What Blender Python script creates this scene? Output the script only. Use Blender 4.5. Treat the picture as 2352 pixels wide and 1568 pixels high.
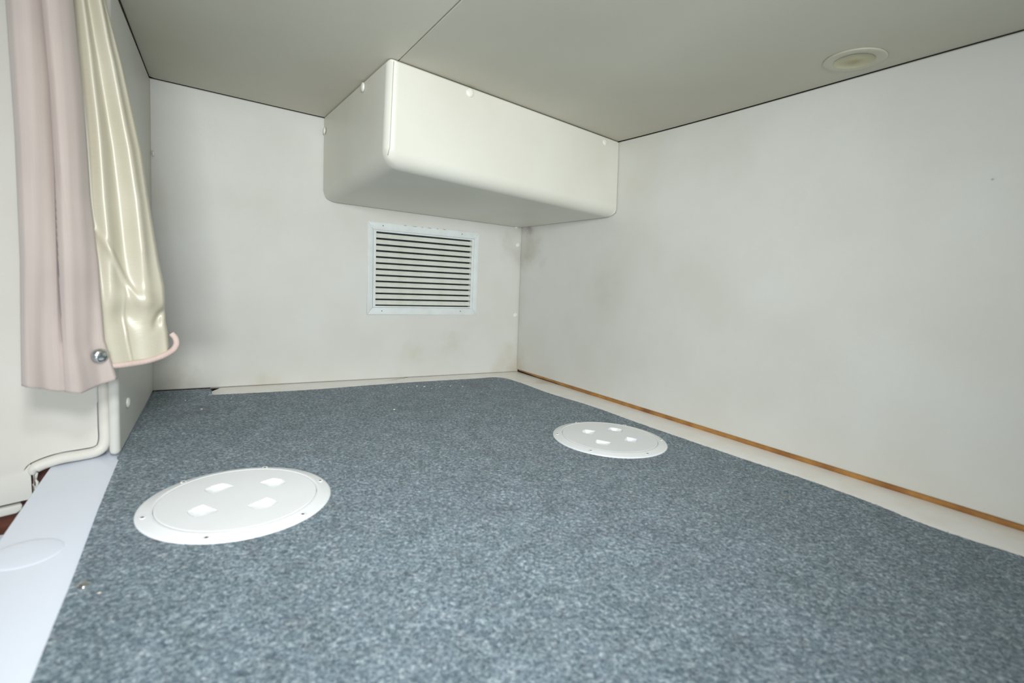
import bpy, bmesh, math, random
import numpy as np
from mathutils import Vector, Matrix
random.seed(7); rng = np.random.default_rng(7)
for o in list(bpy.data.objects): bpy.data.objects.remove(o, do_unlink=True)
sc = bpy.context.scene
COL = sc.collection
H = 0.7096                                   # height of the headliner above the berth floor

# ---------------------------------------------------------------- camera
PITCH, ROLL = 0.1227, 0.0593
cp, sp = math.cos(PITCH), math.sin(PITCH)
fw = Vector((0, cp, -sp)); up0 = Vector((0, sp, cp)); rt0 = Vector((1, 0, 0))
right = rt0*math.cos(ROLL) + up0*math.sin(ROLL); up = -rt0*math.sin(ROLL) + up0*math.cos(ROLL)
cd = bpy.data.cameras.new('camera'); cam = bpy.data.objects.new('camera', cd); COL.objects.link(cam)
cam.matrix_world = Matrix(((right.x, up.x, -fw.x, 0), (right.y, up.y, -fw.y, 0), (right.z, up.z, -fw.z, 0.32), (0, 0, 0, 1)))
cd.sensor_width = 36; cd.lens = 1154.7/2352*36; cd.clip_start = 0.01
cd.dof.use_dof = True; cd.dof.focus_distance = 1.35; cd.dof.aperture_fstop = 4.5
sc.camera = cam

# ---------------------------------------------------------------- light
w = bpy.data.worlds.new('world'); sc.world = w; w.use_nodes = True
w.node_tree.nodes['Background'].inputs[0].default_value = (0.84, 0.93, 1.0, 1)
w.node_tree.nodes['Background'].inputs[1].default_value = 0.42
def area(name, loc, target, sx, sy, power, color):
    l = bpy.data.lights.new(name, 'AREA'); l.shape = 'RECTANGLE'; l.size = sx; l.size_y = sy
    l.energy = power; l.color = color
    o = bpy.data.objects.new(name, l); COL.objects.link(o); o.location = loc
    o.rotation_euler = (Vector(target)-Vector(loc)).to_track_quat('-Z', 'Y').to_euler()
    return o
area('cabin_daylight', (0.32, -0.95, 0.40), (-0.12, 1.25, 0.36), 0.40, 0.20, 4.6, (0.955, 0.995, 0.985)).data.spread = math.radians(84)
# the photographer's hand lamp, just above the camera: a soft-edged beam down the berth
sl = bpy.data.lights.new('hand_lamp', 'SPOT'); sl.energy = 24.0; sl.color = (0.96, 0.99, 1.0); sl.spot_size = math.radians(112); sl.spot_blend = 1.0; sl.shadow_soft_size = 0.07
so_ = bpy.data.objects.new('hand_lamp', sl); COL.objects.link(so_); so_.location = (0.00, -0.06, 0.60)
so_.rotation_euler = (Vector((-0.12, 1.15, 0.20))-Vector((0.00, -0.06, 0.60))).to_track_quat('-Z', 'Y').to_euler()
# small overhead cabin lamp above the near end of the berth
pl = bpy.data.lights.new('overhead_lamp', 'SPOT'); pl.energy = 9.0; pl.spot_size = math.radians(104); pl.spot_blend = 1.0; pl.color = (0.93, 0.98, 1.0); pl.shadow_soft_size = 0.035
po = bpy.data.objects.new('overhead_lamp', pl); COL.objects.link(po); po.location = (-0.12, 0.14, 0.68)
po.rotation_euler = (Vector((-0.20, 0.46, 0.0))-Vector((-0.12, 0.14, 0.68))).to_track_quat('-Z', 'Y').to_euler()
sc.view_settings.view_transform = 'Standard'; sc.view_settings.look = 'None'
sc.view_settings.gamma = 1; sc.view_settings.use_curve_mapping = False
sc.view_settings.exposure = 0.06

# ---------------------------------------------------------------- materials
def S(c):   # sRGB 0-255 -> linear
    return tuple(((v/255)/12.92 if v/255 <= .04045 else ((v/255+.055)/1.055)**2.4) for v in c) + (1,)
def mat(name, col, rough=.5, metal=0, spec=.5, var=None, vscale=8, bump=0, bscale=400, extra=None, sheen=0, coat=0):
    m = bpy.data.materials.new(name); m.use_nodes = True
    n = m.node_tree.nodes; l = m.node_tree.links; b = n['Principled BSDF']
    b.inputs['Base Color'].default_value = S(col); b.inputs['Roughness'].default_value = rough
    b.inputs['Metallic'].default_value = metal; b.inputs['Specular IOR Level'].default_value = spec
    b.inputs['Sheen Weight'].default_value = sheen; b.inputs['Coat Weight'].default_value = coat
    tc = n.new('ShaderNodeTexCoord')
    cout = None
    if var:
        t = n.new('ShaderNodeTexNoise'); t.inputs['Scale'].default_value = vscale; t.inputs['Detail'].default_value = 5
        l.new(tc.outputs['Object'], t.inputs['Vector'])
        r = n.new('ShaderNodeValToRGB'); r.color_ramp.elements[0].position = .35; r.color_ramp.elements[1].position = .68
        r.color_ramp.elements[0].color = S(col); r.color_ramp.elements[1].color = S(var)
        l.new(t.outputs['Fac'], r.inputs['Fac']); l.new(r.outputs['Color'], b.inputs['Base Color']); cout = r.outputs['Color']
    if bump:
        t = n.new('ShaderNodeTexNoise'); t.inputs['Scale'].default_value = bscale; t.inputs['Detail'].default_value = 3
        l.new(tc.outputs['Object'], t.inputs['Vector'])
        bp = n.new('ShaderNodeBump'); bp.inputs['Strength'].default_value = bump; bp.inputs['Distance'].default_value = .001
        l.new(t.outputs['Fac'], bp.inputs['Height']); l.new(bp.outputs['Normal'], b.inputs['Normal'])
    m['c'] = 1
    return m, n, l, b, tc, cout
def stains(mt, spots):
    """brown-grey damp stains and dirt with a shape of their own: (centre, radius, colour, strength)"""
    m, n, l, b, tc, cout = mt
    for (c, rad, col, st) in spots:
        d = n.new('ShaderNodeVectorMath'); d.operation = 'DISTANCE'; l.new(tc.outputs['Object'], d.inputs[0]); d.inputs[1].default_value = c
        nz = n.new('ShaderNodeTexNoise'); nz.inputs['Scale'].default_value = 1.6/rad; nz.inputs['Detail'].default_value = 6
        l.new(tc.outputs['Object'], nz.inputs['Vector'])
        ma = n.new('ShaderNodeMath'); ma.operation = 'MULTIPLY_ADD'; l.new(nz.outputs['Fac'], ma.inputs[0]); ma.inputs[1].default_value = rad*1.6
        l.new(d.outputs['Value'], ma.inputs[2])
        mr = n.new('ShaderNodeMapRange'); mr.interpolation_type = 'SMOOTHSTEP'
        mr.inputs['From Min'].default_value = rad*.55; mr.inputs['From Max'].default_value = rad*1.8
        mr.inputs['To Min'].default_value = st; mr.inputs['To Max'].default_value = 0
        l.new(ma.outputs[0], mr.inputs['Value'])
        mx = n.new('ShaderNodeMix'); mx.data_type = 'RGBA'; l.new(mr.outputs[0], mx.inputs['Factor']); l.new(cout, mx.inputs['A']); mx.inputs['B'].default_value = S(col)
        cout = mx.outputs['Result']
    l.new(cout, b.inputs['Base Color'])
M = {}
t = mat('wall_vinyl', (216, 216, 211), .48, var=(210, 208, 200), vscale=5, bump=.25, bscale=900)
stains(t, [((.0, 1.70, .02), .10, (176, 160, 122), .45), ((.03, 1.69, .42), .10, (150, 138, 112), .5), ((-.20, 1.60, .10), .07, (186, 178, 146), .4),
           ((-.80, 1.20, .02), .07, (160, 150, 120), .4), ((-.65, 1.31, .005), .05, (176, 168, 130), .35), ((.035, 1.70, .49), .03, (120, 98, 90), .5),
           ((-.30, 1.52, .08), .05, (188, 178, 140), .3), ((.689, .765, .507), .0035, (120, 118, 112), .8), ((.24, 1.41, .3), .09, (190, 186, 168), .3)])
M['wall'] = t[0]
M['headliner'] = mat('headliner_vinyl', (214, 211, 197), .55, var=(207, 203, 188), vscale=3, bump=.3, bscale=900)[0]
M['boxv'] = mat('box_vinyl', (222, 221, 211), .42, var=(217, 215, 203), vscale=6, bump=.12, bscale=900)[0]
M['bulk'] = mat('bulkhead_vinyl', (220, 217, 210), .5, var=(212, 208, 198), vscale=5, bump=.2, bscale=900)[0]
M['cap'] = mat('cap_plastic', (240, 239, 232), .35, var=(220, 218, 205), vscale=60)[0]
M['dark'] = mat('dark_gap', (58, 50, 38), .9, var=(76, 64, 46), vscale=40)[0]
M['gel'] = mat('gelcoat', (230, 236, 248), .28, var=(226, 231, 243), vscale=4, bump=.03, bscale=60)[0]
t = mat('trim_gelcoat', (240, 237, 233), .3, var=(234, 229, 222), vscale=20, bump=.05, bscale=100)
stains(t, [((.10, 1.56, .0), .05, (176, 150, 110), .5)])
M['trim'] = t[0]
M['ply'] = mat('plywood_edge', (176, 128, 66), .6, var=(132, 84, 42), vscale=22, bump=.3, bscale=300)[0]
M['maroon'] = mat('maroon_wood', (104, 58, 40), .45, var=(74, 38, 34), vscale=14, bump=.2, bscale=200)[0]
M['paintmetal'] = mat('painted_metal', (222, 228, 228), .32, var=(216, 220, 217), vscale=30, bump=.04, bscale=300)[0]
M['slat'] = mat('slat_paint', (224, 226, 218), .4, var=(214, 214, 202), vscale=30)[0]
M['chip'] = mat('chipped_edge', (120, 124, 120), .6, var=(165, 168, 165), vscale=150)[0]
M['ductdark'] = mat('duct_dark', (16, 22, 24), .7, var=(30, 48, 50), vscale=60)[0]
M['plastic'] = mat('hatch_plastic', (234, 236, 238), .3, var=(230, 232, 233), vscale=10, bump=.03, bscale=200)[0]
M['hole'] = mat('screw_hole', (60, 58, 55), .6, var=(90, 88, 84), vscale=300)[0]
M['chrome'] = mat('steel', (196, 200, 200), .18, metal=1)[0]
M['discring'] = mat('speaker_plastic', (200, 198, 180), .45, var=(196, 193, 172), vscale=25)[0]
t = mat('speaker_centre', (198, 194, 164), .6, var=(192, 188, 158), vscale=40)
stains(t, [((.004, -.004, 0), .017, (172, 142, 84), .8)])
M['disccone'] = t[0]
M['crumb'] = mat('paint_crumb', (240, 236, 225), .7, var=(225, 215, 195), vscale=300)[0]
M['straw'] = mat('straw_bit', (178, 168, 140), .7, var=(160, 150, 120), vscale=300)[0]

def fabric(name, col, var, rough, vs, sheen, spec, stripes):
    mt = mat(name, col, rough, var=var, vscale=vs, sheen=sheen, spec=spec)
    m, n, l, b, tc, cout = mt
    mp = n.new('ShaderNodeMapping'); mp.inputs['Scale'].default_value = stripes
    uv = n.new('ShaderNodeTexCoord'); l.new(uv.outputs['UV'], mp.inputs['Vector'])
    t = n.new('ShaderNodeTexNoise'); t.inputs['Scale'].default_value = 1; t.inputs['Detail'].default_value = 3
    l.new(mp.outputs[0], t.inputs['Vector'])
    mx = n.new('ShaderNodeMix'); mx.data_type = 'RGBA'; mx.blend_type = 'MULTIPLY'; mx.inputs['Factor'].default_value = .35 if sheen else .12
    r = n.new('ShaderNodeValToRGB'); r.color_ramp.elements[0].position = .3; r.color_ramp.elements[1].position = .62
    r.color_ramp.elements[0].color = (.72, .66, .64, 1); r.color_ramp.elements[1].color = (1, 1, 1, 1)
    l.new(t.outputs['Fac'], r.inputs['Fac']); l.new(cout, mx.inputs['A']); l.new(r.outputs['Color'], mx.inputs['B']); l.new(mx.outputs['Result'], b.inputs['Base Color'])
    bp = n.new('ShaderNodeBump'); bp.inputs['Strength'].default_value = .3; bp.inputs['Distance'].default_value = .0006
    l.new(t.outputs['Fac'], bp.inputs['Height']); l.new(bp.outputs['Normal'], b.inputs['Normal'])
    return m
M['pink'] = fabric('pink_ribbed_cloth', (190, 178, 171), (182, 169, 164), .75, 9, .25, .25, (420, 3, 1))
M['satin'] = fabric('cream_satin', (196, 191, 173), (190, 184, 164), .34, 12, 0, .8, (6, 500, 1))
M['edging'] = fabric('pink_edging', (206, 186, 177), (198, 176, 168), .7, 60, .2, .3, (3, 160, 1))

# carpet: blue-grey needle felt, mottled with darker and lighter fibres
m = bpy.data.materials.new('carpet_felt'); m.use_nodes = True; M['carpet'] = m
n = m.node_tree.nodes; l = m.node_tree.links; b = n['Principled BSDF']; b.inputs['Roughness'].default_value = .95
b.inputs['Specular IOR Level'].default_value = .1; b.inputs['Sheen Weight'].default_value = .15; b.inputs['Sheen Roughness'].default_value = .6
tc = n.new('ShaderNodeTexCoord')
def nz(sc_, det, rough=.6, dist=0, scale=(1, 1, 1), rot=0):
    mp = n.new('ShaderNodeMapping'); mp.inputs['Scale'].default_value = scale; mp.inputs['Rotation'].default_value = (0, 0, rot)
    l.new(tc.outputs['Object'], mp.inputs['Vector'])
    t = n.new('ShaderNodeTexNoise'); t.inputs['Scale'].default_value = sc_; t.inputs['Detail'].default_value = det
    t.inputs['Roughness'].default_value = rough; t.inputs['Distortion'].default_value = dist
    l.new(mp.outputs[0], t.inputs['Vector']); return t
def ramp(src, stops):
    r = n.new('ShaderNodeValToRGB'); e = r.color_ramp.elements
    while len(e) < len(stops): e.new(.5)
    for i, (p, c) in enumerate(stops): e[i].position = p; e[i].color = S(c)
    l.new(src, r.inputs['Fac']); return r.outputs['Color']
def mix(a, b_, f, mode='MIX'):
    x = n.new('ShaderNodeMix'); x.data_type = 'RGBA'; x.blend_type = mode
    if isinstance(f, float): x.inputs['Factor'].default_value = f
    else: l.new(f, x.inputs['Factor'])
    l.new(a, x.inputs['A']); l.new(b_, x.inputs['B']) if not isinstance(b_, tuple) else setattr(x.inputs['B'], 'default_value', b_)
    return x.outputs['Result']
base = ramp(nz(210, 4, .62, .6).outputs['Fac'], [(.34, (40, 55, 70)), (.45, (84, 101, 114)), (.54, (132, 147, 156)), (.66, (192, 203, 207))])
hue = ramp(nz(45, 4, .6).outputs['Fac'], [(.35, (116, 138, 144)), (.5, (132, 147, 160)), (.66, (146, 148, 155))])
c1 = mix(base, hue, .25)
big = ramp(nz(22, 5, .65, .8).outputs['Fac'], [(.34, (212, 214, 212)), (.62, (255, 255, 255))])
c2 = mix(c1, big, 1.0, 'MULTIPLY')
fib = ramp(nz(330, 3, .6, 2.5, (1, .25, 1), .6).outputs['Fac'], [(.58, (0, 0, 0)), (.70, (255, 255, 255))])
bwf = n.new('ShaderNodeRGBToBW'); l.new(fib, bwf.inputs[0])
mf = n.new('ShaderNodeMath'); mf.operation = 'MULTIPLY'; l.new(bwf.outputs[0], mf.inputs[0]); mf.inputs[1].default_value = .35
c3 = mix(c2, S((176, 190, 196)), mf.outputs[0])
mtc = (m, n, l, b, tc, c3)
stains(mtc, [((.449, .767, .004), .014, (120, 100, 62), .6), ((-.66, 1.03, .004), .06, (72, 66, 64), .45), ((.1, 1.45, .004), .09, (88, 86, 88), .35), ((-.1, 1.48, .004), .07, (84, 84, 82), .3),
             ((.0, .40, .004), .006, (60, 72, 76), .6), ((-.09, .67, .004), .008, (66, 78, 84), .5)])
bp = n.new('ShaderNodeBump'); bp.inputs['Strength'].default_value = .8; bp.inputs['Distance'].default_value = .0015
l.new(nz(210, 4, .62, .6).outputs['Fac'], bp.inputs['Height']); l.new(bp.outputs['Normal'], b.inputs['Normal'])
# loose fibres: shade from the per-face attribute
m = bpy.data.materials.new('carpet_fibre'); m.use_nodes = True; M['fibre'] = m
n = m.node_tree.nodes; l = m.node_tree.links; b = n['Principled BSDF']; b.inputs['Roughness'].default_value = .9; b.inputs['Specular IOR Level'].default_value = .1
at = n.new('ShaderNodeAttribute'); at.attribute_name = 'shade'
r = n.new('ShaderNodeValToRGB'); e = r.color_ramp.elements; e.new(.45); e.new(.8)
for i, (p, c) in enumerate([(0, (62, 78, 90)), (.4, (112, 129, 140)), (.75, (152, 166, 174)), (1, (196, 206, 211))]): e[i].position = p; e[i].color = S(c)
l.new(at.outputs['Fac'], r.inputs['Fac']); l.new(r.outputs['Color'], b.inputs['Base Color'])

# ---------------------------------------------------------------- helpers
def link(name, me, m, parent=None, smooth=True, matrix=None):
    if m is not None and not me.materials: me.materials.append(m)
    if smooth:
        me.polygons.foreach_set('use_smooth', [True]*len(me.polygons))
    o = bpy.data.objects.new(name, me); COL.objects.link(o)
    if matrix is not None: o.matrix_world = matrix
    if parent is not None: o.parent = parent
    return o
def from_bm(name, bm, m, parent=None, smooth=True, matrix=None):
    bmesh.ops.recalc_face_normals(bm, faces=bm.faces)
    me = bpy.data.meshes.new(name); bm.to_mesh(me); bm.free()
    return link(name, me, m, parent, smooth, matrix)
def pyd(name, v, f, m, parent=None, smooth=True, matrix=None):
    me = bpy.data.meshes.new(name); me.from_pydata([tuple(map(float, q)) for q in v], [], f); me.update()
    return link(name, me, m, parent, smooth, matrix)
def sharp(o, deg=35):
    me = o.data; bm = bmesh.new(); bm.from_mesh(me)
    for e in bm.edges:
        if len(e.link_faces) == 2 and e.calc_face_angle(0) > math.radians(deg): e.smooth = False
    bm.to_mesh(me); bm.free()
def tag(o, label=None, cat=None, group=None, kind=None):
    if label: o['label'] = label
    if cat: o['category'] = cat
    if group: o['group'] = group
    if kind: o['kind'] = kind
    return o
def empty(name, mtx):
    o = bpy.data.objects.new(name, None); COL.objects.link(o); o.empty_display_size = .02; o.matrix_world = mtx; return o
def frame(o, x, y, z=None):
    x = Vector(x).normalized(); y = Vector(y).normalized(); z = x.cross(y).normalized(); y = z.cross(x)
    return Matrix(((x.x, y.x, z.x, o[0]), (x.y, y.y, z.y, o[1]), (x.z, y.z, z.z, o[2]), (0, 0, 0, 1)))
def prism(name, poly, z0, z1, m, parent=None, bev=0, seg=3, matrix=None, smooth=True, angle=30):
    bm = bmesh.new(); a = [bm.verts.new((p[0], p[1], z0)) for p in poly]; b_ = [bm.verts.new((p[0], p[1], z1)) for p in poly]
    k = len(poly); bm.faces.new(a[::-1]); bm.faces.new(b_)
    for i in range(k): bm.faces.new((a[i], a[(i+1) % k], b_[(i+1) % k], b_[i]))
    if bev:
        bm.normal_update()
        es = [e for e in bm.edges if e.calc_face_angle(0) > math.radians(angle)]
        bmesh.ops.bevel(bm, geom=es, offset=bev, segments=seg, profile=.5, affect='EDGES', clamp_overlap=True)
    o = from_bm(name, bm, m, parent, smooth, matrix); sharp(o, 50); return o
def lathe(name, prof, m, parent=None, n_=48, matrix=None, cap=True):
    v = []; f = []
    for (r_, z) in prof:
        for k in range(n_):
            a = 2*math.pi*k/n_; v.append((r_*math.cos(a), r_*math.sin(a), z))
    for i in range(len(prof)-1):
        for k in range(n_):
            f.append((i*n_+k, i*n_+(k+1) % n_, (i+1)*n_+(k+1) % n_, (i+1)*n_+k))
    if cap:
        c = len(v); v.append((0, 0, prof[-1][1])); j = (len(prof)-1)*n_
        for k in range(n_): f.append((j+k, j+(k+1) % n_, c))
    return pyd(name, v, f, m, parent, True, matrix)
def tube(name, pts, r_, m, parent=None, n_=12, closed_caps=True, uv=False):
    pts = [Vector(p) for p in pts]; v = []; f = []
    rr = r_ if hasattr(r_, '__len__') else [r_]*len(pts)
    prev = None
    for i, p in enumerate(pts):
        t_ = (pts[min(i+1, len(pts)-1)]-pts[max(i-1, 0)]).normalized()
        if prev is None: a = t_.orthogonal().normalized()
        else: a = (prev - t_*prev.dot(t_)).normalized()
        prev = a; b_ = t_.cross(a)
        for k in range(n_):
            g = 2*math.pi*k/n_; v.append(p+(a*math.cos(g)+b_*math.sin(g))*rr[i])
    for i in range(len(pts)-1):
        for k in range(n_): f.append((i*n_+k, i*n_+(k+1) % n_, (i+1)*n_+(k+1) % n_, (i+1)*n_+k))
    if closed_caps: f.append(tuple(range(n_))[::-1]); f.append(tuple((len(pts)-1)*n_+k for k in range(n_)))
    o = pyd(name, v, f, m, parent)
    if uv:
        uvl = o.data.uv_layers.new(name='UVMap')
        for poly in o.data.polygons:
            for li in poly.loop_indices:
                vi = o.data.loops[li].vertex_index; uvl.data[li].uv = ((vi % n_)/n_, (vi//n_)/len(pts))
    return o
def catmull(P, ts, t_):
    P = np.array(P, float); nn = len(ts); i = min(max(int(np.searchsorted(ts, t_))-1, 0), nn-2); mm = []
    for k in range(nn):
        if k == 0: mm.append((P[1]-P[0])/(ts[1]-ts[0]))
        elif k == nn-1: mm.append((P[-1]-P[-2])/(ts[-1]-ts[-2]))
        else: mm.append(((P[k]-P[k-1])/(ts[k]-ts[k-1])+(P[k+1]-P[k])/(ts[k+1]-ts[k]))/2)
    h = ts[i+1]-ts[i]; q = (t_-ts[i])/h
    return (2*q**3-3*q**2+1)*P[i]+(q**3-2*q**2+q)*h*mm[i]+(-2*q**3+3*q**2)*P[i+1]+(q**3-q**2)*h*mm[i+1]
def smooth_path(P, k=8):
    ts = [0]
    for a, b_ in zip(P[:-1], P[1:]): ts.append(ts[-1]+max(1e-6, float(np.linalg.norm(np.array(b_)-np.array(a)))))
    out = []
    for i in range(len(P)-1):
        for j in range(k): out.append(catmull(P, ts, ts[i]+(ts[i+1]-ts[i])*j/k))
    out.append(np.array(P[-1], float)); return out

# hull-side and aft walls: gently curved upholstered panels (top and bottom lines in plan)
RT = [(.003, 1.74), (.2594, 1.4303), (.6918, .7593), (1.357, -.275)]; RS = [0, .37, 1.17, 2.4]
RB = [(.0215, 1.7161), (.2354, 1.4142), (.6979, .7614), (1.409, -.242)]
BT = [(.003, 1.74), (-.5123, 1.3797), (-.822, 1.153), (-.9, 1.096)]; BS = [0, .645, 1.026, 1.12]
BB = [(.0215, 1.7161), (-.5263, 1.3758), (-.85, 1.1747), (-.93, 1.125)]
def surf(T, B, ts, s, z):
    a = catmull(B, ts, s); b_ = catmull(T, ts, s); p = a+(b_-a)*z/H; return Vector((p[0], p[1], z))
def Sr(s, z): return surf(RT, RB, RS, s, z)
def Sb(s, z): return surf(BT, BB, BS, s, z)
def snormal(Sf, s, z):
    e = 1e-3; n_ = (Sf(s+e, z)-Sf(s-e, z)).cross(Sf(s, z+e)-Sf(s, z-e)).normalized()
    return n_ if n_.dot(Vector((0, .6, .3))-Sf(s, z)) > 0 else -n_
def wall(name, Sf, s0, s1, z0, z1, m, ns=60, nz_=16, roll=.004, thick=.012, hole=None):
    """a padded slab: grid face with rolled edges, and a back"""
    def lad(a, b_, k):
        core = [a+roll+(b_-a-2*roll)*i/k for i in range(k+1)]
        ang = [math.radians(x) for x in (0, 30, 60)]
        lo = [(a+roll-roll*math.cos(t_), roll-roll*math.sin(t_)) for t_ in ang]
        hi = [(b_-roll+roll*math.cos(t_), roll-roll*math.sin(t_)) for t_ in ang[::-1]]
        return [(a, thick)]+lo+[(x, 0) for x in core]+hi+[(b_, thick)]
    L1 = lad(s0, s1, ns); L2 = lad(z0, z1, nz_); v = []; f = []
    if hole:
        L1 = sorted(L1+[(hole[0], 0), (hole[1], 0)], key=lambda q: q[0]) if L1[0][0] != L1[1][0] else [L1[0]]+sorted(L1[1:-1]+[(hole[0], 0), (hole[1], 0)])+[L1[-1]]
        L2 = [L2[0]]+sorted(L2[1:-1]+[(hole[2], 0), (hole[3], 0)])+[L2[-1]]
    for (s, d1) in L1:
        for (z, d2) in L2:
            nn_ = snormal(Sf, s, min(max(z, .01), H)); v.append(Sf(s, z)-nn_*max(d1, d2))
    W = len(L2)
    for i in range(len(L1)-1):
        for j in range(W-1):
            if hole and hole[0]-1e-6 <= L1[i][0] and L1[i+1][0] <= hole[1]+1e-6 and hole[2]-1e-6 <= L2[j][0] and L2[j+1][0] <= hole[3]+1e-6: continue
            f.append((i*W+j, (i+1)*W+j, (i+1)*W+j+1, i*W+j+1))
    return pyd(name, v, f, m)
CAPPROF = [(.0088, 0), (.0090, .0012), (.0084, .0024), (.0066, .0036), (.0040, .0043), (.0015, .0045)]
def cap(parent, pos, nrm, k=1.0):
    nrm = Vector(nrm).normalized(); x = nrm.orthogonal()
    o = lathe('screw_cap', [(a*k, b_*k) for a, b_ in CAPPROF], M['cap'], parent, 20, frame(pos, x, nrm.cross(x))); return o

# ---------------------------------------------------------------- setting: floor, walls, headliner
DE = Vector((.1177, -.1853)).normalized()
def eo(t_): return (-.6762+DE.x*t_, .7122+DE.y*t_)
fl_poly = [eo(-.10), eo(.95), (-.05, -.45), (1.60, -.45), (1.50, -.24), (.76, .80), (.06, 1.76), (.0, 1.80), (-.96, 1.17), (-.80, .90)]
floor_o = prism('floor', fl_poly, -.02, 0, M['gel'], bev=.003)
tag(floor_o, 'white glossy gelcoat berth floor showing as a ledge left of the carpet', kind='structure')
plug = lathe('floor_plug', [(.033, -.0005), (.032, .0002), (.029, .0006), (.022, .0009), (.012, .0011), (.004, .0011)], M['gel'], floor_o, 48, Matrix.Translation((-.505, .500, 0)))

wb = tag(wall('wall_back', Sb, -.007, 1.10, .0045, H-.0002, M['wall'], hole=(.190, .506, .219, .435)), 'off-white vinyl upholstered back wall behind the vent', kind='structure')
wr = tag(wall('wall_right', Sr, .0, 2.35, .0125, H-.0002, M['wall'], ns=80), 'off-white vinyl upholstered hull side on the right', kind='structure')
for (s, z) in [(.0127, .4366), (.0135, .2003), (.0205, .4975)]: cap(wb, Sb(s, z), snormal(Sb, s, z), .92)
# shell behind the panels (dark in the joints)
def shell(name, Sf, s0, s1, off, m, parent):
    v = []; f = []
    for i in range(41):
        s = s0+(s1-s0)*i/40
        for z in (-.01, H+.03): v.append(Sf(s, z)-snormal(Sf, s, .3)*off)
    for i in range(40): f.append((2*i, 2*i+2, 2*i+3, 2*i+1))
    return pyd(name, v, f, m, parent)
shell('backing', Sb, -.05, 1.12, .013, M['dark'], wb); shell('backing', Sr, -.05, 2.38, .016, M['dark'], wr)
# raw plywood edge under the right panel
v = []; f = []
NP = 90
for i in range(NP+1):
    s = .012+2.32*i/NP; h1 = .0128; h0 = .0128-(.003+.0062*min(1, s/.35)); wob = .0005*math.sin(s*40)+.0004*math.sin(s*97)
    nr = snormal(Sr, s, .02)
    for (z, d) in ((h1, .007), (h1, .0012), (h0+.0006+wob, .0010), (h0+wob, .0018), (h0+wob, .008)): v.append(Sr(s, z)-nr*d)
for i in range(NP):
    for j in range(4): f.append((i*5+j, (i+1)*5+j, (i+1)*5+j+1, i*5+j+1))
tag(pyd('plywood_edge', v, f, M['ply'], wr), 'raw tan plywood edge showing under the vinyl')

# left wall panel (upholstered, rounded free edge)
LB0, LB1 = Vector((-.853, 1.180)), Vector((-.6158, .7727)); LT0, LT1 = Vector((-.825, 1.158)), Vector((-.5925, .757))
bm = bmesh.new(); out = Vector((-.873, -.488))*.0145
def q4(z, z_):
    k = z_/H
    a = LB0+(LT0-LB0)*k; c_ = LB1+(LT1-LB1)*k
    return [bm.verts.new((*p, z)) for p in (a, c_, c_+out, a+out)]
lo_, hi_ = q4(.0045, 0), q4(H-.001, H)
bm.faces.new(lo_[::-1]); bm.faces.new(hi_)
for i in range(4): bm.faces.new((lo_[i], lo_[(i+1) % 4], hi_[(i+1) % 4], hi_[i]))
bmesh.ops.bevel(bm, geom=list(bm.edges), offset=.0068, segments=6, profile=.5, affect='EDGES')
wl = tag(from_bm('wall_left', bm, M['wall']), 'off-white vinyl padded left wall panel beside the curtain', kind='structure')
nl = Vector((.8724, .4884, 0))
cap(wl, Vector((-.6508, .8340, .073))+nl*.001, nl, 1.0)
cap(wl, Vector((-.8255, 1.1590, .551))+nl*.0005, nl, .7)

# headliner: two padded panels on a dark board
def inset(pts, d, toward):
    return [(p[0]+(toward[0]-p[0])*d/math.dist(p[:2], toward), p[1]+(toward[1]-p[1])*d/math.dist(p[:2], toward)) for p in pts]
ctr = (-.1, .7)
board = [(-1.30, 1.2), (-1.3, .3), (-.9, -.6), (1.7, -.6), (1.6, -.2), (.75, .80), (.05, 1.80), (-.02, 1.80), (-.96, 1.12)]
ce = tag(prism('ceiling', board, H+.014, H+.024, M['dark']), 'ceiling board hidden above the two vinyl headliner panels', kind='structure')
sd = Vector((.537, -.843)); s0_ = Vector((-.2358, .9814))
sa = s0_-sd*.62; sb_ = s0_+sd*1.72
nrm2 = Vector((sd.y, -sd.x)).normalized()*-.0009      # half of the seam gap, to the right side
def wl_line(Sf, a, b_, k, d):
    o_ = []
    for i in range(k+1):
        s = a+(b_-a)*i/k; p = Sf(s, H)+snormal(Sf, s, H-.02)*d; o_.append((p.x, p.y))
    return o_
rpoly = [tuple(sa+nrm2), tuple(sb_+nrm2)]+wl_line(Sr, 2.36, .02, 24, .0005)+wl_line(Sb, .02, .40, 4, .0005)
lpoly = [tuple(sb_-nrm2), tuple(sa-nrm2)]+wl_line(Sb, .50, 1.02, 8, .0005)+[(-.8197, 1.146), (-.5880, .7505), (-.700, .60), (-.95, .30), (-.80, -.5)]
def ccw(p):
    a = sum(p[i][0]*p[(i+1) % len(p)][1]-p[(i+1) % len(p)][0]*p[i][1] for i in range(len(p))); return p if a > 0 else p[::-1]
for nm, pl, lb in (('headliner_panel', lpoly, 'left headliner panel of beige vinyl'), ('headliner_panel', rpoly, 'right headliner panel of beige vinyl with the round speaker')):
    prism(nm, ccw(pl), H, H+.0125, M['headliner'], ce, bev=.0014, seg=3)['label'] = lb

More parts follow.
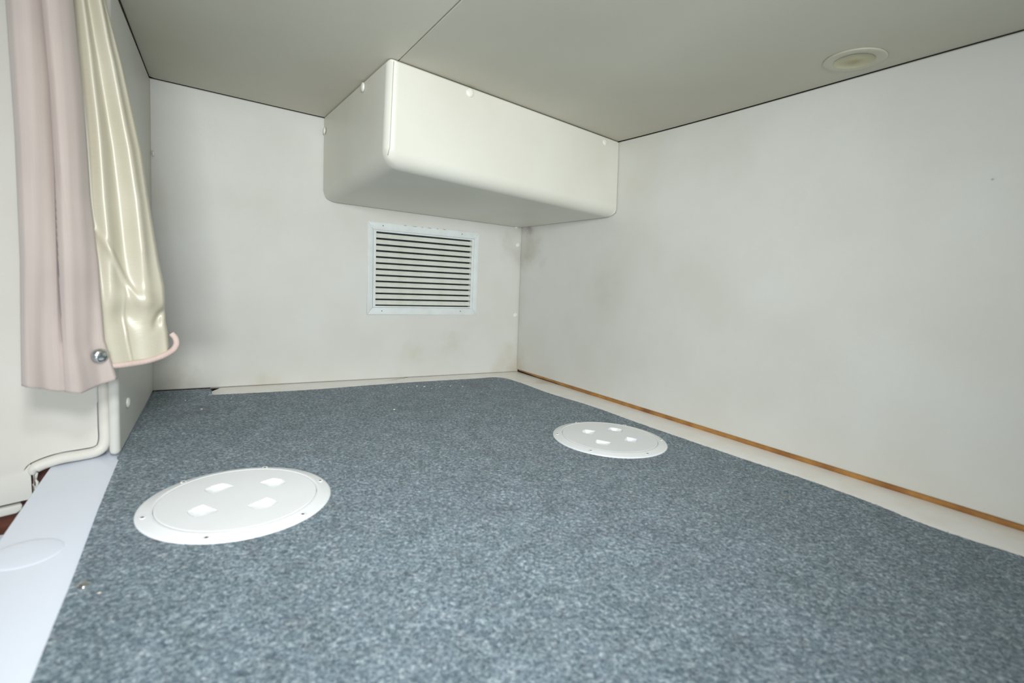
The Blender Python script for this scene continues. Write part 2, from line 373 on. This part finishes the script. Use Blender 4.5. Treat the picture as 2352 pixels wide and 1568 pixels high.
# white trim lip between carpet and walls (swept rounded nose)
CE_R = [(-.7072, 1.1736), (-.5292, 1.275), (-.3129, 1.4294), (-.0976, 1.5629), (-.0465, 1.5965), (-.0139, 1.5883), (.0183, 1.5525), (.0459, 1.514), (.1109, 1.4141), (.2166, 1.287), (.3062, 1.1504), (.4541, .9413), (.5312, .8404), (.5846, .754), (.6143, .690), (.6765, .6151)]
CE_R = [tuple(p) for p in smooth_path(CE_R, 6)]
ext = Vector(CE_R[-1])-Vector(CE_R[-13]); ext.normalize()
CE_R += [tuple(Vector(CE_R[-1])+ext*d) for d in (.1, .3, .6, .9)]
def wall_near(p):
    """nearest wall foot point, corner folded"""
    best = None
    for Sf, a, b_ in ((Sb, 0, 1.02), (Sr, 0, 2.35)):
        for i in range(121):
            s = a+(b_-a)*i/120; q = Sf(s, .003); d = math.dist((q.x, q.y), p)
            if best is None or d < best[0]: best = (d, (q.x, q.y))
    return best[1]
wf = [wall_near(p) for p in CE_R]
ki = min(range(len(CE_R)), key=lambda i: math.dist(CE_R[i], (-.012, 1.592))); wf[ki] = (.0215, 1.7161)
def foot(Sf, p, b_):
    return min(((Sf(b_*i/200, .003).x, Sf(b_*i/200, .003).y) for i in range(201)), key=lambda q: math.dist(q, p))
for i in range(len(wf)):
    if i != ki and abs(i-ki) < 24: wf[i] = foot(Sb, CE_R[i], .4) if i < ki else foot(Sr, CE_R[i], .8)
v = []; f = []; PR = [(-.06, .0040), (.0, .0040), (.45, .0040), (.78, .0037), (.92, .0029), (1.0, .0014), (1.02, .0002)]
for p, q in zip(CE_R, wf):
    for (k, z) in PR: v.append((q[0]+(p[0]-q[0])*k, q[1]+(p[1]-q[1])*k, z))
W = len(PR)
for i in range(len(CE_R)-1):
    for j in range(W-1): f.append((i*W+j, (i+1)*W+j, (i+1)*W+j+1, i*W+j+1))
f.append(tuple(range(W)))
tag(pyd('trim_1', v, f, M['trim']), 'white moulded lip running round the carpet along the back and right walls', kind='structure')

# ---------------------------------------------------------------- carpet
CE_L = [(-.6078, .7604), (-.5441, .6574), (-.4961, .5812), (-.4485, .5074), (-.4048, .4391), (-.3816, .4013), (-.3412, .3369), (-.2, .11), (.02, -.24), (.12, -.40)]
lft = [(-.7180, 1.1665), (-.7235, 1.1800), (-.7290, 1.1905), (-.7310, 1.2440)]
backL = [(-.78, 1.2155), (-.8435, 1.1765)]
side = [(-.8530, 1.1785), (-.6180, .7735), (-.6150, .7650)]
rough = []
def dens(P, step=.004, amp=.0007):
    o_ = []
    for a, b_ in zip(P[:-1], P[1:]):
        k = max(1, int(math.dist(a, b_)/step))
        for j in range(k):
            t_ = j/k; o_.append((a[0]+(b_[0]-a[0])*t_+random.uniform(-amp, amp), a[1]+(b_[1]-a[1])*t_+random.uniform(-amp, amp)))
    o_.append(P[-1]); return o_
loop = dens(CE_R[::-1])+dens(lft, .004, .0004)+backL+side+dens(CE_L, .008, .0001)+[(1.30, -.42)]
loop = ccw(loop)
def inside(x, y, poly):
    P = np.array(poly); X1, Y1 = P[:, 0], P[:, 1]; X2, Y2 = np.roll(X1, -1), np.roll(Y1, -1)
    c = np.zeros(len(x), bool)
    for a, b_, c_, d in zip(X1, Y1, X2, Y2):
        if b_ == d: continue
        k = ((b_ > y) != (d > y)) & (x < (c_-a)*(y-b_)/(d-b_)+a); c ^= k
    return c
ZC = .004
PLC = [((-.3532, .6440), .115), ((.2135, 1.0149), .117)]
bm = bmesh.new(); rings_ = []
for pl_ in [loop]+[[(c_[0]+(r_-.0065)*math.cos(2*math.pi*k/64), c_[1]+(r_-.0065)*math.sin(2*math.pi*k/64)) for k in range(64)] for c_, r_ in PLC]:
    vs = [bm.verts.new((q[0], q[1], ZC)) for q in pl_]; rings_.append([bm.edges.new((vs[i], vs[(i+1) % len(vs)])) for i in range(len(vs))])
bmesh.ops.triangle_fill(bm, use_beauty=True, edges=[e for g_ in rings_ for e in g_])
r_ = bmesh.ops.extrude_face_region(bm, geom=list(bm.faces), use_keep_orig=True)
bmesh.ops.translate(bm, verts=[q for q in r_['geom'] if isinstance(q, bmesh.types.BMVert)], vec=(0, 0, .0003-ZC))
carpet = from_bm('carpet', bm, M['carpet'], smooth=False)
tag(carpet, 'blue-grey felt carpet fitted over the whole berth floor', 'carpet')

def ribbons(px, py, z0, amp, length, width, shade):
    """short curled fibres lying on the felt: bent 3-segment ribbons"""
    k = len(px); ang = rng.uniform(0, 2*np.pi, k); bend = rng.normal(0, 1.1, k); L = rng.uniform(.35, 1, k)*length
    V = np.zeros((k, 8, 3)); x = px.copy(); y = py.copy(); a = ang.copy()
    hz = rng.uniform(.1, 1, k)*amp; prof = [0, .8, 1, .25]
    for j in range(4):
        wx = -np.sin(a)*width*.5*(1 if j < 3 else .4); wy = np.cos(a)*width*.5*(1 if j < 3 else .4); z = z0+hz*prof[j]
        V[:, 2*j] = np.c_[x+wx, y+wy, z]; V[:, 2*j+1] = np.c_[x-wx, y-wy, z+width*.2]
        x = x+np.cos(a)*L/3; y = y+np.sin(a)*L/3; a = a+bend/3
    base_ = np.arange(k)[:, None]*8
    F = np.concatenate([base_+np.array([2*j, 2*j+1, 2*j+3, 2*j+2]) for j in range(3)], 1).reshape(-1, 4)
    me = bpy.data.meshes.new('fibre_pile'); me.vertices.add(k*8); me.vertices.foreach_set('co', V.reshape(-1))
    me.loops.add(F.size); me.loops.foreach_set('vertex_index', F.reshape(-1).astype(np.int32))
    me.polygons.add(len(F)); me.polygons.foreach_set('loop_start', np.arange(0, F.size, 4, dtype=np.int32))
    at_ = me.attributes.new('shade', 'FLOAT', 'FACE'); at_.data.foreach_set('value', np.repeat(shade, 3).astype(np.float32))
    me.update(calc_edges=True); return me
NF = 150000
# denser close to the viewer's half of the berth, where fibres can be told apart
X = rng.uniform(-.86, .95, NF*4); Y = rng.uniform(.20, 1.62, NF*4)
keep = (rng.random(len(X)) < np.clip(1.15-.6*Y, .2, 1)) & (np.abs(X) < Y*1.15+.12) & inside(X, Y, loop)
for (c_, r_) in PLC: keep &= np.hypot(X-c_[0], Y-c_[1]) > r_-.004
for a, b_ in zip(CE_L[:-1], CE_L[1:]):
    dx, dy = b_[0]-a[0], b_[1]-a[1]; L_ = math.hypot(dx, dy); t_ = np.clip(((X-a[0])*dx+(Y-a[1])*dy)/L_**2, 0, 1)
    keep &= np.hypot(X-a[0]-t_*dx, Y-a[1]-t_*dy) > .007
X, Y = X[keep][:NF], Y[keep][:NF]
fm = ribbons(X, Y, ZC-.0002, .0010, .009, .00034, np.clip(rng.normal(.5, .24, len(X)), 0, 1))
fo = link('fibre_pile', fm, M['fibre'], carpet, False); fo['kind'] = 'stuff'

# ---------------------------------------------------------------- inspection plates in the floor
POCK = [(65, .054), (155, .046), (245, .054), (335, .046)]
def plate(name, c_, R_, ang0, label):
    root = tag(empty(name, Matrix.Translation((c_[0], c_[1], ZC))), label, 'deck plate', 'round inspection plates let into the carpet')
    rl = R_*.835
    lathe('flange', [(R_-.0075, .0001), (R_, .0001), (R_, .0006), (R_-.0010, .0016), (R_-.0035, .0024), (R_-.010, .0036), (rl+.004, .0052), (rl+.0012, .0055), (rl+.0003, .0050), (rl+.0003, .001)], M['plastic'], root, 96, cap=False).matrix_parent_inverse = Matrix()
    # lid: polar sheet with four moulded finger pockets
    NA, NR = 240, 84; r0 = rl-.0003; v = []; fmain = []; fp = {0: [], 1: [], 2: [], 3: []}
    rings = [(r0, .001), (r0, .0046), (r0-.0008, .0054)]+[(r0*(1-i/NR)-.0008*(1-i/NR), None) for i in range(1, NR)]
    def pocket(x, y):
        best = (0, -1)
        for k, (a, d) in enumerate(POCK):
            a = math.radians(a); px_ = (x-d*math.cos(a)); py_ = (y-d*math.sin(a))
            lx = px_*math.cos(a)+py_*math.sin(a); ly = -px_*math.sin(a)+py_*math.cos(a)
            # straight side inwards, rounded side outwards
            hw = .0150-.25*max(0, lx); e = min(lx+.0125, .0125-lx-.25*abs(ly), hw-abs(ly))
            if e > 0:
                q = min(1, e/.0028); q = q*q*(3-2*q)
                if q > best[0]: best = (q, k)
        return best
    own = []
    for (r_, z) in rings:
        for k in range(NA):
            a = 2*math.pi*k/NA; x, y = r_*math.cos(a), r_*math.sin(a)
            if z is None:
                q, w_ = pocket(x, y); zz = .0054+.0006*(1-(r_/r0)**2)-.0086*q; own.append(w_ if q > .02 else -1)
            else: zz = z; own.append(-1)
            v.append((x, y, zz))
    for i in range(len(rings)-1):
        for k in range(NA):
            q = (i*NA+k, i*NA+(k+1) % NA, (i+1)*NA+(k+1) % NA, (i+1)*NA+k); o_ = max(own[j] for j in q)
            (fmain if o_ < 0 else fp[o_]).append(q)
    c0 = len(v); v.append((0, 0, .006)); j = (len(rings)-1)*NA
    for k in range(NA): fmain.append((j+k, j+(k+1) % NA, c0))
    def sub(nm, ff, par):
        used = sorted({a for q in ff for a in q}); mp = {a: i for i, a in enumerate(used)}
        return pyd(nm, [v[a] for a in used], [tuple(mp[a] for a in q) for q in ff], M['plastic'], par)
    lid = sub('lid', fmain, root)
    for k in range(4): sub('finger_pocket', fp[k], lid)
    for k in range(6):
        a = math.radians(ang0+60*k); rr = (R_+rl)/2+.001
        mt_ = Matrix.Translation((rr*math.cos(a), rr*math.sin(a), .0030))
        s_ = lathe('screw', [(.0042, .0004), (.0040, .0013), (.0030, .0015), (.0022, .0008), (.0012, .0006)], M['plastic'], root, 16, mt_)
        lathe('recess', [(.0020, .00125), (.0008, .0012)], M['hole'], s_, 10, None)
    return root
plate('deck_plate', PLC[0][0], PLC[0][1], -20, 'large bright white round inspection plate on the carpet near the curtain')
plate('deck_plate', PLC[1][0], PLC[1][1], 1, 'white round inspection plate on the carpet beside the right wall')

# ---------------------------------------------------------------- upholstered box in the corner under the headliner
top = [(-.5262, 1.3702), (-.2535, .9722), (.2600, 1.4285), (.004, 1.734)]
bot = [(-.5262, 1.3702, .496), (-.2590, .9795, .523), (.2655, 1.4060, .506), (.0085, 1.729, .493)]
bm = bmesh.new()
tv = [bm.verts.new((x, y, H-.0012)) for x, y in top]; bv = [bm.verts.new(p) for p in bot]
bm.faces.new(tv); bm.faces.new(bv[::-1])
for i in range(4): bm.faces.new((tv[i], bv[i], bv[(i+1) % 4], tv[(i+1) % 4]))
bl = bm.edges.layers.float.new('bevel_weight_edge')
for e in bm.edges:
    a, b_ = e.verts
    ia = (tv.index(a) if a in tv else bv.index(a)); ib = (tv.index(b_) if b_ in tv else bv.index(b_))
    both_t = a in tv and b_ in tv; both_b = a in bv and b_ in bv
    if both_t: e[bl] = .15
    elif both_b: e[bl] = 1.0 if (1 in (ia, ib)) else .35
    else: e[bl] = {0: .30, 1: .62, 2: .13, 3: .1}[ia]
box = from_bm('upholstered_box', bm, M['boxv'])
md = box.modifiers.new('bevel', 'BEVEL'); md.width = .033; md.segments = 8; md.limit_method = 'WEIGHT'; md.profile = .5
md2 = box.modifiers.new('wn', 'WEIGHTED_NORMAL'); md2.keep_sharp = True
tag(box, 'off-white vinyl upholstered box fixed in the corner between headliner, back wall and right wall', 'box')
fn = Vector((.4574, -.5132, 0)).normalized()      # outward normal of the long front face
lnrm = Vector((-.4068, -.2585, 0)).normalized()   # of the short left face
e1 = Vector((.5132, .4574, 0)).normalized()
bpy.context.view_layer.update(); dg = bpy.context.evaluated_depsgraph_get(); be = box.evaluated_get(dg); spts = []
for i in range(13):
    z = H-.004-.165*i/12; o_ = Vector((-.2535, .9722, z))+Vector((-.0055, .0073, 0))*((H-z)/.187)+e1*.0100+fn*.1
    ok, hp, hn, _ = be.ray_cast(o_, -fn)
    if ok: spts.append(hp+hn*.0003)
M['seam'] = mat('seam_thread', (172, 170, 158), .7)[0]
tube('stitched_seam', spts, .0007, M['seam'], box, 6)
cap(box, Vector((-.1185, 1.0935, .6965))+fn*.001, fn, 1.05); cap(box, Vector((.2125, 1.3880, .6935))+fn*.0005, fn, 1.05)
cap(box, Vector((-.3380, 1.0965, .6960))+lnrm*.001, lnrm, 1.05); cap(box, Vector((-.5130, 1.3520, .6715))+lnrm*.002, lnrm, 1.0)

# ---------------------------------------------------------------- louvred vent on the back wall
TL, TR, BR, BL_ = Vector((-.4224, 1.4426, .4582)), Vector((-.1291, 1.6389, .4605)), Vector((-.1212, 1.6346, .1985)), Vector((-.4242, 1.4402, .1953))
cv = (TL+TR+BR+BL_)/4; ux = ((TR-TL)+(BR-BL_)).normalized(); vy = ((TL-BL_)+(TR-BR)).normalized()
vf = frame(cv, ux, vy)
vent = tag(empty('air_vent', vf), 'white painted metal air vent with horizontal louvres set in the back wall', 'vent')
HW, HH = (TR-TL).length/4+(BR-BL_).length/4, (TL-BL_).length/4+(TR-BR).length/4
def local(o): o.matrix_parent_inverse = Matrix(); return o
def vprism(name, poly, z0, z1, m, par, bev=0, seg=2): return local(prism(name, ccw(poly), z0, z1, m, par, bev, seg))
iw, ih = .1630, .1105
g = .0003
vprism('frame_side', [(-HW+g, HH), (HW-g, HH), (iw-g, ih), (-iw+g, ih)], 0, .0032, M['paintmetal'], vent, .0006)
vprism('frame_side', [(-HW+g, -HH), (HW-g, -HH), (iw-g, -ih), (-iw+g, -ih)], 0, .0032, M['paintmetal'], vent, .0006)
vprism('frame_side', [(-HW, HH-g), (-iw, ih-g), (-iw, -ih+g), (-HW, -HH+g)], 0, .0032, M['paintmetal'], vent, .0006)
vprism('frame_side', [(HW, HH-g), (iw, ih-g), (iw, -ih+g), (HW, -HH+g)], 0, .0032, M['paintmetal'], vent, .0006)
sw, sh = .1545, .1058; iw2, ih2 = iw-.0008, ih-.0008
grille = tag(local(from_bm('grille_frame', bmesh.new(), M['paintmetal'], vent)))
bm = bmesh.new()
for (z_, A_) in ((.0030, None),):
    o4 = [(-iw2, -ih2), (iw2, -ih2), (iw2, ih2), (-iw2, ih2)]; i4 = [(-sw, -sh), (sw, -sh), (sw, sh), (-sw, sh)]
    a = [bm.verts.new((*p, z_)) for p in o4]; b_ = [bm.verts.new((*p, z_)) for p in i4]; c_ = [bm.verts.new((*p, -.012)) for p in i4]; d_ = [bm.verts.new((*p, -.002)) for p in o4]
    for i in range(4):
        j = (i+1) % 4
        bm.faces.new((a[i], a[j], b_[j], b_[i])); bm.faces.new((b_[i], b_[j], c_[j], c_[i])); bm.faces.new((d_[i], d_[j], a[j], a[i]))
bm.to_mesh(grille.data); bm.free()
PITCHV = (2*sh-.0035)/12
slat_me = None
for k in range(12):
    y0 = -sh+.0035+PITCHV*k
    if slat_me is None:
        # tilted blade: lower edge out at the face, upper edge set back
        pr = [(.0004, .0026), (.0000, .0014), (.0118, -.0052), (.0126, -.0048), (.0126, -.0036), (.0010, .0030)]
        vv = [(x, py_, pz_) for x in (-sw, sw) for (py_, pz_) in pr]; kk = len(pr)
        ff = [(i, (i+1) % kk, kk+(i+1) % kk, kk+i) for i in range(kk)]+[tuple(range(kk))[::-1], tuple(range(kk, 2*kk))]
        so = pyd('slat', vv, ff, M['slat'], grille, False); slat_me = so.data
    else:
        so = bpy.data.objects.new('slat', slat_me); COL.objects.link(so); so.parent = grille
    so.matrix_parent_inverse = Matrix(); so.location = (0, y0, 0)
local(prism('duct', [(-sw, -sh), (sw, -sh), (sw, sh), (-sw, sh)], -.0125, -.0115, M['ductdark'], vent))
for (x, y) in ((-iw-.004, ih+.008), (iw+.004, ih+.008)):
    s_ = local(lathe('screw', [(.0042, .0030), (.0040, .0042), (.0028, .0046), (.0012, .0042)], M['paintmetal'], vent, 16, Matrix.Translation((x, y, 0))))
for (x, y) in ((-.135, ih+.0125), (.118, ih+.0115), (-.135, -ih-.010), (.120, -ih-.009)):
    local(lathe('rivet', [(.0016, .0031), (.0013, .0038), (.0006, .0040)], M['hole'], vent, 10, Matrix.Translation((x, y, 0))))
# chipped paint along the top edge
for (x, wd) in ((-.075, .012), (-.05, .02), (-.02, .009), (.0, .016), (.03, .007), (.05, .012)):
    vprism('paint_chip', [(x, HH-.0006), (x+wd, HH-.0009), (x+wd*.7, HH-.0024), (x+wd*.3, HH-.0017)], .0030, .00335, M['chip'], vent)
# ---------------------------------------------------------------- round speaker in the headliner
sp_ = tag(empty('ceiling_speaker', frame((.5332, .8788, H), (1, 0, 0), (0, -1, 0))), 'round cream plastic speaker cover with yellowed centre on the ceiling near the right wall', 'speaker')
local(lathe('rim', [(.0435, 0), (.0436, .0007), (.0447, .0009), (.0446, .0016), (.0438, .0020), (.0400, .0023), (.0300, .0022), (.0285, .0018)], M['discring'], sp_, 64, cap=False))
local(lathe('centre', [(.0290, .0024), (.0262, .0012), (.018, .0004), (.009, .0012), (.003, .0016)], M['disccone'], sp_, 64))

# ---------------------------------------------------------------- bulkhead panel behind the curtain
UB = Vector((.6, .8, 0)); NB = Vector((.8, -.6, 0)); OB = Vector((-.6363, .7666, 0))-NB*.009+UB*.010
def bmx(s, z, d): return OB+UB*s+Vector((0, 0, z))+NB*d
FB = frame(OB, UB, (0, 0, 1))    # x along, y up, z = out of the panel (towards the viewer)
pp = [(-.0050, H-.004), (-.0050, .3), (-.0052, .05), (-.0060, .026), (-.0100, .0155), (-.0180, .0105), (-.035, .0095), (-.060, .0100), (-.076, .0075), (-.086, .0045), (-.0915, .0015), (-.0930, -.006)]
p2 = smooth_path(pp, 6); offp = []
for i, q in enumerate(p2[:-4]):
    t_ = p2[min(i+1, len(p2)-1)]-p2[max(i-1, 0)]; t_ = t_/np.linalg.norm(t_); offp.append((q[0]+t_[1]*.0096, q[1]-t_[0]*.0096))
poly = [(offp[0][0], H-.002)]+offp[1:]+[(-.0945, .010), (-.0945, -.043), (-.55, -.043), (-.55, H-.002)]
bk = prism('wall_front', ccw(poly), -.010, 0, M['bulk'], None, .0022, 3, FB, angle=40)
tag(bk, 'off-white vinyl bulkhead panel behind the pink curtain', kind='structure')
pth = smooth_path([tuple(bmx(s, z, -.001)) for s, z in pp], 6)
pw = tube('piping', pth, [.0082]*(len(pth)-10)+[.0082-.0005*k for k in range(10)], M['bulk'], bk, 14)
pw.matrix_parent_inverse = FB.inverted()
st = [(-.0885, -.008, .0025), (-.0880, -.022, .0020), (-.0905, -.030, .0016)]
for i, (s, z, r_) in enumerate(st):
    q = tube('vinyl_fold', [bmx(s-.002, z+.008, -.004), bmx(s, z+.002, -.002), bmx(s-.001, z-.009, -.004)], [r_*.5, r_, r_*.6], M['bulk'], bk, 7)
    q.matrix_parent_inverse = FB.inverted()
tube('raw_edge', [bmx(-.0925, .003, .0005), bmx(-.0918, -.014, .001), bmx(-.0925, -.028, .0005), bmx(-.0930, -.040, 0)], .0007, M['chip'], bk, 5).matrix_parent_inverse = FB.inverted()
# wood and white liner seen in the gap left of the ledge
tag(prism('trim_2', [(-.55, -.25), (.0, -.25), (.0, .010), (-.55, .010)], -.030, -.022, M['maroon'], None, .001, 2, FB), 'dark maroon wood seen in the gap below the bulkhead panel', kind='structure')
tag(prism('trim_3', [(-.55, -.060), (-.112, -.060), (-.106, -.056), (-.105, -.0470), (-.55, -.0470)], -.018, .001, M['bulk'], None, .003, 3, FB), 'white moulding under the bulkhead panel at the left edge', kind='structure')
lf = [eo(-.06), eo(1.0)]; dn = Vector((-DE.y, DE.x))*-1
dn = Vector((DE.y, -DE.x))
o1 = [(p[0]+dn.x*.0028, p[1]+dn.y*.0028) for p in (eo(.045), eo(1.0))]; o2 = [(p[0]+dn.x*.4, p[1]+dn.y*.4) for p in (eo(1.0), eo(.045))]
tag(prism('trim_4', ccw(o1+o2), -.120, -.070, M['gel'], None, .003, 3), 'white step beside the floor ledge at the left edge', kind='structure')

# ---------------------------------------------------------------- curtain
NCU = Vector((.8, -.6, 0)); OC = Vector((-.6363, .7666, 0))+NCU*.10
ZT = H-.012
cur = tag(empty('curtain', Matrix.Translation((-.60, .69, ZT))), 'gathered pink curtain with cream satin lining hanging at the left opening', 'curtain')
def itp(P, z): 
    zs = [p[1] for p in P][::-1]; ss = [p[0] for p in P][::-1]; return float(np.interp(z, zs, ss))
PL = [(-0.0986, 0.7311), (-0.099, 0.6083), (-0.0983, 0.4621), (-0.0995, 0.3062), (-0.1045, 0.1497), (-0.1045, 0.1097)]
PRR = [(-0.0408, 0.7311), (-0.0374, 0.6358), (-0.0312, 0.5066), (-0.0285, 0.3968), (-0.0221, 0.3111), (-0.0184, 0.2032), (-0.0063, 0.1473), (-0.0045, 0.1097)]
CR = [(-0.0102, 0.7311), (0.0007, 0.6526), (0.0174, 0.5774), (0.0371, 0.4676), (0.0435, 0.4085), (0.055, 0.316), (0.0615, 0.2776), (0.0616, 0.225), (0.0641, 0.2082), (0.0663, 0.1575)]
CRE = [(-0.0695, 0.7311), (-0.0663, 0.6229), (-0.0624, 0.5235), (-0.0613, 0.4185), (-0.0626, 0.3085), (-0.0637, 0.2053), (-0.0637, 0.1097)]
PBz = lambda s: float(np.interp(s, [-0.1045, -0.0903, -0.0757, -0.0492, -0.0278, -0.0063], [0.1497, 0.145, 0.1388, 0.1344, 0.1394, 0.1473]))
CBz = lambda s: float(np.interp(s, [-0.0293, -0.0072, 0.0107, 0.0377, 0.0577, 0.0695, 0.0758], [0.167, 0.1663, 0.167, 0.1704, 0.1773, 0.1878, 0.1957]))
def gs(x, c_, w_): return math.exp(-((x-c_)/w_)**2)
def sheet(name, Lf, Rf, zb, depth, nu, nv, m, base, thick=.0011, fold=None):
    v = []; f = []; uvs = []
    for j in range(nv+1):
        for i in range(nu+1):
            u = i/nu; t_ = j/nv
            z = ZT
            s_b = Lf(.135)+(Rf(.135)-Lf(.135))*u
            z0 = zb(s_b); z = ZT+(z0-ZT)*t_
            s = Lf(z)+(Rf(z)-Lf(z))*u
            if fold: cq = fold(z); s -= .0045*(1-.85*max(0, min(1, (t_-.45)/.45)))*math.exp(-((u-cq-.01)/.035)**2)*(u >= cq)
            d = base+depth(u, s, z, t_)
            v.append(OC+UB*s+NCU*d+Vector((0, 0, z))); uvs.append((u, t_))
    for j in range(nv):
        for i in range(nu): a = j*(nu+1)+i; f.append((a, a+1, a+nu+2, a+nu+1))
    o = pyd(name, v, f, m, cur); o.matrix_parent_inverse = cur.matrix_world.inverted()
    uvl = o.data.uv_layers.new(name='UVMap')
    for li, lp in enumerate(o.data.loops): uvl.data[li].uv = uvs[lp.vertex_index]
    md_ = o.modifiers.new('thick', 'SOLIDIFY'); md_.thickness = thick; md_.offset = 0
    return o
def dpink(u, s, z, t_):
    cpos = (itp(CRE, z)-itp(PL, z))/(itp(PRR, z)-itp(PL, z)); a = 1-.82*max(0, min(1, (t_-.45)/.45))
    if u < cpos: q = u/cpos; b_ = .15+.85*math.sin(math.pi*min(.99, .10+q**1.1*.88))**.7-.5*max(0, (q-.86)/.14)
    else: q = (u-cpos)/(1-cpos); b_ = 1.15*math.cos(min(1, q)*math.pi*.5)**.5*min(1, .35+q*9)
    d = a*.024*b_+.003*math.sin(u*9+t_*3)*t_
    d += .0004*math.sin(u*31+t_*4)*(.3+t_)
    d += .004*t_**6*math.sin(u*13+1)
    d -= .008*max(0, (.06-u)/.06)**2 + .006*max(0, (u-.95)/.05)**2
    return d
def dsat(u, s, z, t_):
    r1 = np.interp(z, [.20, .41, .55, .66], [.20, .30, .34, .40]); r2 = np.interp(z, [.25, .40, .50, .60, .66], [.66, .74, .72, .72, .76])
    k = 1-max(0, min(1, (t_-.70)/.2))
    d = .010*gs(u, r1, .09)*k+.010*gs(u, r2, .10)*k-.004*gs(u, (r1+r2)/2, .08)*k+.004*gs(u, .07, .05)
    d += .0018*math.sin(u*14+t_*5)*(t_**2)
    q = (z-.262)+(u-.5)*.02
    d += .009*math.exp(-(q/.014)**2)*gs(u, .62, .26)-.006*math.exp(-((q+.030)/.016)**2)*gs(u, .35, .18)
    q2 = (z-.225)-(u-.8)*.10
    d -= .008*math.exp(-(q2/.010)**2)*gs(u, .88, .10)
    q3 = (z-.285)-(.45-u)*.22
    d += .005*math.exp(-(q3/.010)**2)*gs(u, .35, .18)
    d -= .013*max(0, (u-.90)/.10)**2
    d += .0015*gs(u, .40, .02)*gs(t_, .93, .10)
    return d
sheet('lining', lambda z: itp(PRR, z)-.010, lambda z: itp(CR, z), CBz, dsat, 120, 200, M['satin'], -.004)['label'] = 'cream satin lining'
sheet('face_cloth', lambda z: itp(PL, z), lambda z: itp(PRR, z), PBz, dpink, 150, 160, M['pink'], .004, fold=lambda z: (itp(CRE, z)-itp(PL, z))/(itp(PRR, z)-itp(PL, z)))['label'] = 'pink ribbed cloth'
ed = [(-0.0159, 0.167, 0), (-0.0072, 0.1663, .001), (0.0107, 0.167, .001), (0.0377, 0.1704, .000), (0.0577, 0.1773, -.001), (0.0677, 0.1838, -.002), (0.0722, 0.1919, -.004), (0.0718, 0.2005, -.007), (0.0677, 0.2072, -.010)]
eo_ = tube('hem_edging', smooth_path([tuple(OC+UB*s+NCU*(d-.003)+Vector((0, 0, z-.001))) for s, z, d in ed], 8), .0043, M['edging'], cur, 10, uv=True)
eo_.matrix_parent_inverse = cur.matrix_world.inverted(); eo_['label'] = 'rolled pink hem edging'
sn = lathe('snap', [(.0095, 0), (.0098, .0012), (.0090, .0030), (.0070, .0048), (.0040, .0060), (.0015, .0064)], M['chrome'], cur, 28, frame(OC+UB*-0.0269+NCU*.0085+Vector((0, 0, 0.1828)), UB, (0, 0, 1)))
sn.matrix_parent_inverse = cur.matrix_world.inverted(); sn['label'] = 'domed steel snap button'

# ---------------------------------------------------------------- small things lying on the carpet
scr = tag(lathe('carpet_screw', [(.0062, -.0006), (.0060, .0004), (.0046, .0006), (.0036, .0016), (.0020, .0024), (.0007, .0026)], M['chrome'], None, 24, Matrix.Translation((-.3990, .4500, ZC))), 'small steel screw fixing the carpet near its left edge', 'screw')
deb = [(-.327, 1.383), (-.312, 1.37), (-.281, 1.373), (-.261, 1.396), (-.24, 1.396), (-.217, 1.379), (-.198, 1.408), (-.17, 1.422), (-.16, 1.413), (-.135, 1.425), (-.041, 1.422), (-.213, 1.421), (-.263, 1.137), (-.657, 1.049), (-.731, 1.109), (-.650, 1.151), (-.374, .438)]
for i, (x, y) in enumerate(deb):
    bm = bmesh.new(); bmesh.ops.create_icosphere(bm, subdivisions=1, radius=1)
    k = .0012+.0012*random.random(); a_ = (1.5*k, .9*k, .6*k); rz = random.uniform(0, 3)
    for q in bm.verts:
        j = Vector((q.co.x*a_[0], q.co.y*a_[1], q.co.z*a_[2]))*random.uniform(.75, 1.2); q.co = Matrix.Rotation(rz, 3, 'Z') @ j
    o = from_bm('crumb', bm, M['crumb'], None, False, Matrix.Translation((x, y, ZC+.0009)))
    lab = {10: 'white crumb lying alone on the carpet nearest the back right corner', 12: 'pale crumb alone on the carpet between the round plates and the back wall',
           13: 'white crumb on the carpet beside the button of the left wall panel', 14: 'white crumb on the carpet closest to the left end of the back wall', 15: 'small crumb on the carpet at the left end of the white trim lip',
           16: 'small white crumb on the carpet just right of the steel screw'}.get(i)
    tag(o, lab or 'tiny white crumb in the row on the carpet below the air vent', 'debris', None if lab else 'white crumbs on the carpet below the vent')
SL = ['pale curled wood sliver on the carpet left of the vent, third along the trim', 'thin pale sliver on the carpet close to the left end of the trim lip', 'longest pale sliver on the carpet close to the back right corner', 'pale sliver near the back right corner, in front of the longest one', 'thin pale sliver on the carpet against the trim left of the vent', 'thin pale sliver among the white crumbs below the vent']
for i, (x, y, a_, L_) in enumerate([(-.523, 1.239, .9, .014), (-.618, 1.195, .2, .009), (-.103, 1.51, .5, .022), (-.07, 1.456, .9, .020), (-.43, 1.27, 1.4, .010), (-.145, 1.45, -.6, .013)]):
    d = Vector((math.cos(a_), math.sin(a_), 0)); p = Vector((x, y, ZC+.0008))
    tag(tube('wood_sliver', [p-d*L_/2, p+Vector((-d.y, d.x, 0))*L_*.08, p+d*L_/2], [.0003, .0006, .0003], M['straw'], None, 5), SL[i], 'debris', 'thin pale slivers on the carpet near the back wall')
